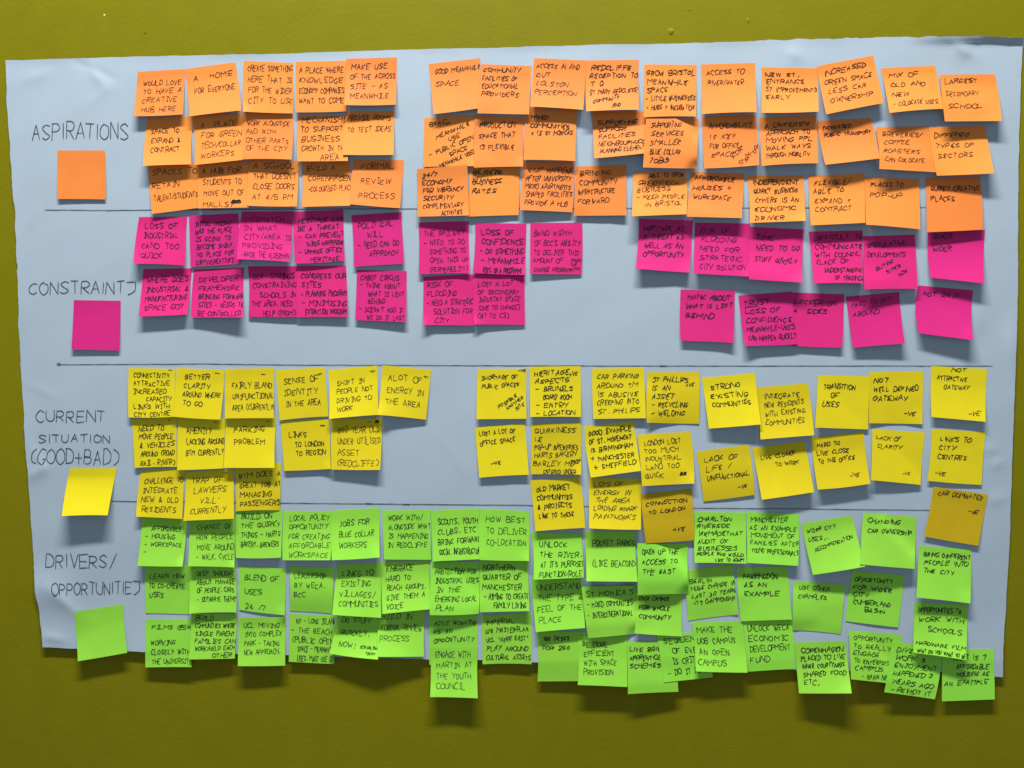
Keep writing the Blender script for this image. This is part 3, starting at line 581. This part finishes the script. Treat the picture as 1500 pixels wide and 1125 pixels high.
GR(3, 9, (1013.7,911.2, 1087.9,910.6, 1095.1,985.3, 1019.1,983.5), (.07,.1,.86,.87,"MAKE THE|UOB CAMPUS|AN OPEN|CAMPUS"), hand='A', z=9, label="bright green sticky note reading an open campus, bottom row of opportunities")
GR(3, 4, (1088.7,906.1, 1160.6,904.8, 1164.7,979.6, 1095.6,984), (.07,.12,.93,.84,"UNLOCK WECA|ECONOMIC|DEVELOPMENT|FUND"), hand='A', label="green sticky note reading economic development fund, bottom row of opportunities")
GR(3, 10, (1163.2,941, 1238.6,938.9, 1247.7,1015.7, 1170.4,1015.7), (.11,.12,.95,.82,"COPENHAGEN|PLACED TO LIVE|INNER COURTYARDS|SHARED FOOD|ETC."), label="bright green sticky note about inner courtyards and shared food, bottom row of opportunities")
GR(1, 6, (1264.6,750.7, 1342.5,757.3, 1339.8,833.3, 1259.8,826.6), (.09,.11,.9,.38,"CHANGING|CAR OWNERSHIP"))
GR(1, 8, (1346.7,799.2, 1422.4,805.3, 1421.4,883.9, 1342.5,875.4), (.09,.12,.95,.5,"BRING DIFFERENT|PEOPLE INTO|THE CITY"))
GR(2, 3, (1248.6,836.1, 1324.6,842.5, 1315.3,919.1, 1238.8,909.8), (.09,.12,.82,.78,"OPPORTUNITY|FOR WIDER|CITY|'CUMBERLAND|   BASIN"), label="green sticky note reading opportunity for wider city, middle row of opportunities")
GR(3, 4, (1243.3,923.4, 1320.1,929.8, 1320,1003, 1246.5,995.1), (.07,.1,.8,.96,"OPPORTUNITY|TO REALLY|ENGAGE|TO ENTERPRISE|CAMPUS|   - BRAIN NEED"), (.26,.69,.7,.75,"----"))
GR(3, 5, (1306.5,939.8, 1379.8,948.6, 1369.4,1024.4, 1295.3,1014), (.1,.1,.88,.96,"DIVERSE|WORK &|ENJOYMENT|HAPPENED 3|YEARS AGO|- REVISIT IT"))
GR(2, 10, (1339.8,881.9, 1417.1,886, 1415.2,967.1, 1337.9,956.4), (.08,.1,.9,.54,"OPPORTUNITIES TO|WORK WITH|  SCHOOLS"), (.06,.75,.99,.97,"HARDWARE FILM|WHAT DO YOU WANT TO BE"))
GR(3, 4, (1380.6,951.2, 1456,950.7, 1457.3,1024.4, 1379.8,1027.3), (.04,.12,.88,.7,"  WHAT IS ?|    AFFORDABLE|    HOUSING AS|AN EXAMPLE"))
GR(3, 7, (108.9,896.4, 180,885.1, 186.4,956.2, 113.9,968.6), label="blank green sticky note overlapping the lower left edge of the paper sheet")


GN = 18
COLN = {'o': 'orange', 'p': 'pink', 'y': 'yellow', 'g': 'green'}
SECT = {'o': 'aspirations', 'p': 'constraints', 'y': 'current situation', 'g': 'opportunities'}
RBASE = {'g': 0, 'y': 3, 'p': 6, 'o': 8}
NROW = {'g': 3, 'y': 3, 'p': 2, 'o': 3}
ROWN = {1: 'top row', 2: 'middle row', 3: 'bottom row'}
for i, n in enumerate(NOTES):
    n['order'] = (RBASE[n['kind']] + NROW[n['kind']] - n['row']) * 1000 + i + (n['z'] or 0)
seen = {}
def note_label(n):
    if n['label']: return n['label']
    w = n['blocks'][0][4].replace('|', ' ').replace('- ', ' ').lower().split()
    for b in n['blocks'][1:]:
        if b[4] not in ('-VE', '+VE', '+', '-', '*'): w += b[4].replace('|', ' ').lower().split()
    w = [x.strip('-"(),.:+') for x in w]; w = [x for x in w if x]
    rn = ROWN[n['row']] if NROW[n['kind']] == 3 else {1: 'upper row', 2: 'lower row'}[n['row']]
    return "%s sticky note reading %s, %s of %s" % (COLN[n['kind']], ' '.join(w[:7]), rn, SECT[n['kind']])

def bil(q, a, b):
    (x0, y0, x1, y1, x2, y2, x3, y3) = q            # TL TR BR BL
    a = np.asarray(a, float); b = np.asarray(b, float)
    X = (1 - b) * ((1 - a) * x0 + a * x1) + b * ((1 - a) * x3 + a * x2)
    Y = (1 - b) * ((1 - a) * y0 + a * y1) + b * ((1 - a) * y3 + a * y2)
    return X, Y

MM = 0.001
for n in sorted(NOTES, key=lambda n: n['order']):
    q = n['quad']; r = random.Random(hash_txt(str(q)))
    cl = n['curl']
    if not isinstance(cl, tuple):
        k = r.uniform(-0.16, 0.16); cl = (cl * (1 + k), cl * (1 - k))
    cl = tuple(7.2 * (max(c_, 0) / 8) ** 1.5 for c_ in cl)
    bow = n['bow'] if n['bow'] is not None else (r.gauss(0, 0.8), r.gauss(0, 0.8), r.gauss(0, 0.5))
    pw = r.uniform(1.25, 1.75); strip = r.uniform(0.12, 0.2)
    rip = (r.uniform(-0.25, 0.25), r.uniform(0, 6), r.uniform(1.5, 3.5))
    crn = n['corner']
    if crn is None and r.random() < 0.35:
        crn = (r.choice([0, 1]), 1, r.uniform(0.8, 2.4), r.uniform(0.2, 0.38))
    fold = (r.uniform(-0.22, 0.22), r.uniform(0.2, 0.8), r.uniform(-0.5, 0.5))
    def pxof(a, b):
        X, Y = bil(q, a, b)
        s4 = 4 * b * (1 - b)
        X = X + s4 * ((1 - a) * bow[0] + a * bow[1]); Y = Y + b * 4 * a * (1 - a) * bow[2]
        return X, Y
    def prof(a, b):
        s_ = np.clip((b - strip) / (1 - strip), 0, 1)
        c = cl[0] * (1 - a) + cl[1] * a
        h = c * s_ ** pw + n['belly'] * 4 * s_ * (1 - s_) + rip[0] * np.sin(a * rip[2] + rip[1]) * s_ + fold[0] * np.exp(-np.abs(a - fold[1] - fold[2] * (b - .5)) / 0.12) * np.sin(np.pi * b)
        if crn:
            ca, cb, ch_, cr_ = crn
            h = h + ch_ * np.clip(1 - np.hypot(a - ca, b - cb) / cr_, 0, 1) ** 1.5
        return h * MM
    a, b = np.meshgrid(np.linspace(0, 1, GN), np.linspace(0, 1, GN))
    X, Y = pxof(a, b)
    xi = np.clip(np.rint(X).astype(int), 1, 1500); yi = np.clip(np.rint(Y).astype(int), 1, 1124)
    under = HT[yi, xi].copy()
    for dx, dy in ((1, 0), (-1, 0), (0, 1), (0, -1)):
        under = np.maximum(under, HT[yi + dy * 2 if dy else yi, np.clip(xi + dx * 2, 0, 1505)])
    A0 = np.median(under[:4]) + 0.35 * MM
    h = A0 + prof(a, b)
    D = np.maximum(under + 0.45 * MM - h, 0)
    if D.max() > 0:
        cell = 75.0 / GN * MM
        L_ = D.copy()
        for _ in range(GN):
            P_ = np.pad(L_, 1, mode='constant')
            L_ = np.maximum(L_, np.maximum.reduce([P_[1:-1, :-2], P_[1:-1, 2:], P_[:-2, 1:-1], P_[2:, 1:-1]]) - 0.055 * cell)
        S_ = L_.copy()
        for _ in range(2):
            P_ = np.pad(S_, 1, mode='edge')
            S_ = (P_[1:-1, :-2] + P_[1:-1, 2:] + P_[:-2, 1:-1] + P_[2:, 1:-1] + 2 * S_) / 6
        h = h + np.maximum(S_, D)
    n['maxh'] = h.max()
    org = place(*[np.float64(np.mean(c)) for c in (X[0], Y[0])], np.float64(h[0].mean()))
    nv_, nf_ = sheet_solid(place(X, Y, h), 0.00012)
    note = mesh_obj("sticky_note", nv_, nf_, M[n['mat'] or n['kind']], origin=org)
    lb = note_label(n)
    if lb in seen: print("DUPLICATE LABEL", lb)
    if not 4 <= len(lb.split()) <= 16: print("LABEL LENGTH", len(lb.split()), lb)
    seen[lb] = 1
    note["label"] = lb; note["category"] = "sticky note"
    note["group"] = "%s sticky notes on the paper sheet" % COLN[n['kind']]
    # raise the height map
    aa, bb = np.meshgrid(np.linspace(0, 1, 120), np.linspace(0, 1, 120))
    XX, YY = pxof(aa, bb)
    fa, fb = aa * (GN - 1), bb * (GN - 1)
    def hgrid(fa, fb):
        i0 = np.clip(np.floor(fa).astype(int), 0, GN - 2); j0 = np.clip(np.floor(fb).astype(int), 0, GN - 2)
        da, db = fa - i0, fb - j0
        return (h[j0, i0] * (1 - da) * (1 - db) + h[j0, i0 + 1] * da * (1 - db) + h[j0 + 1, i0] * (1 - da) * db + h[j0 + 1, i0 + 1] * da * db)
    np.maximum.at(HT, (np.clip(np.rint(YY).astype(int), 0, 1129), np.clip(np.rint(XX).astype(int), 0, 1509)), hgrid(fa, fb))
    # writing
    if n['blocks']:
        hand = n['hand']
        wpx = (0.98 if hand == 'A' else 1.10) * r.uniform(0.82, 1.2)
        slant = (0.10 if hand == 'A' else 0.16) + r.gauss(0, 0.07)
        wide = (0.88 if hand == 'A' else 1.05) * r.uniform(0.85, 1.12)
        for blk in n['blocks']:
            u0, v0, u1, v1, txt = blk[:5]; ang = math.radians(blk[5]) if len(blk) > 5 else 0
            lines = txt.split('|')
            pitch = (v1 - v0) / len(lines)
            ch_ = min(0.60 * pitch, 0.115 if hand == 'A' else 0.092)
            if len(lines) > 1: pitch = (v1 - v0 - ch_) / (len(lines) - 1)
            longest = max(line_units(l, hand) for l in lines)
            sxu = (u1 - u0) / max(longest - 1.9, 4)
            sxu = min(sxu, ch_ / 8 * 1.9)
            mu, mv = (u0 + u1) / 2, (v0 + v1) / 2
            W = math.hypot(q[2] - q[0], q[3] - q[1]); Hh = math.hypot(q[6] - q[0], q[7] - q[1])
            for li, l in enumerate(lines):
                rb = Ribbons()
                x = u0 + (0 if l.startswith(' ') else r.uniform(-0.012, 0.02)); yb = v0 + ch_ + li * pitch
                drift = r.uniform(-0.03, 0.015) * (0.7 if hand == 'A' else 1.2)
                units = max(line_units(l, hand) - 1.9, 3)
                avail = (u1 - u0) / units
                sx_ = min(avail, max(sxu, ch_ / 8 * wide)) * r.uniform(0.95, 1.03)
                x_start = x
                for c in l:
                    if c != ' ' and c in G:
                        k = r.uniform(0.85, 1.1); dy = r.gauss(0, 0.007)
                        sl = slant + r.gauss(0, 0.04)
                        for p in strokes(c, hand, r, 2):
                            pu = x + (p[:, 0] + p[:, 1] * sl) * sx_ * k
                            pv = yb + drift * (x - x_start) / 0.8 + dy - p[:, 1] * ch_ / 8 * k
                            if ang:
                                ex, ey = (pu - mu) * W, (pv - mv) * Hh
                                pu = mu + (ex * math.cos(ang) + ey * math.sin(ang)) / W
                                pv = mv + (-ex * math.sin(ang) + ey * math.cos(ang)) / Hh
                            pu = np.clip(pu, 0.012, 0.988); pv = np.clip(pv, 0.012, 0.985)
                            px = np.stack(pxof(pu, pv), 1)
                            # height of the note below each point of the stroke
                            def hf(U, V, idx, pu=pu, pv=pv):
                                return hgrid(np.repeat(pu[idx], 2) * (GN - 1), np.repeat(pv[idx], 2) * (GN - 1)) + 0.00028
                            rb.add(px, wpx, hf, r)
                    x += adv(c, hand) * sx_
                if rb.v: rb.build("handwritten_line", INK, org, note)
    # pen blots
print("notes", len(NOTES), "max height mm", max(n['maxh'] for n in NOTES) * 1000)
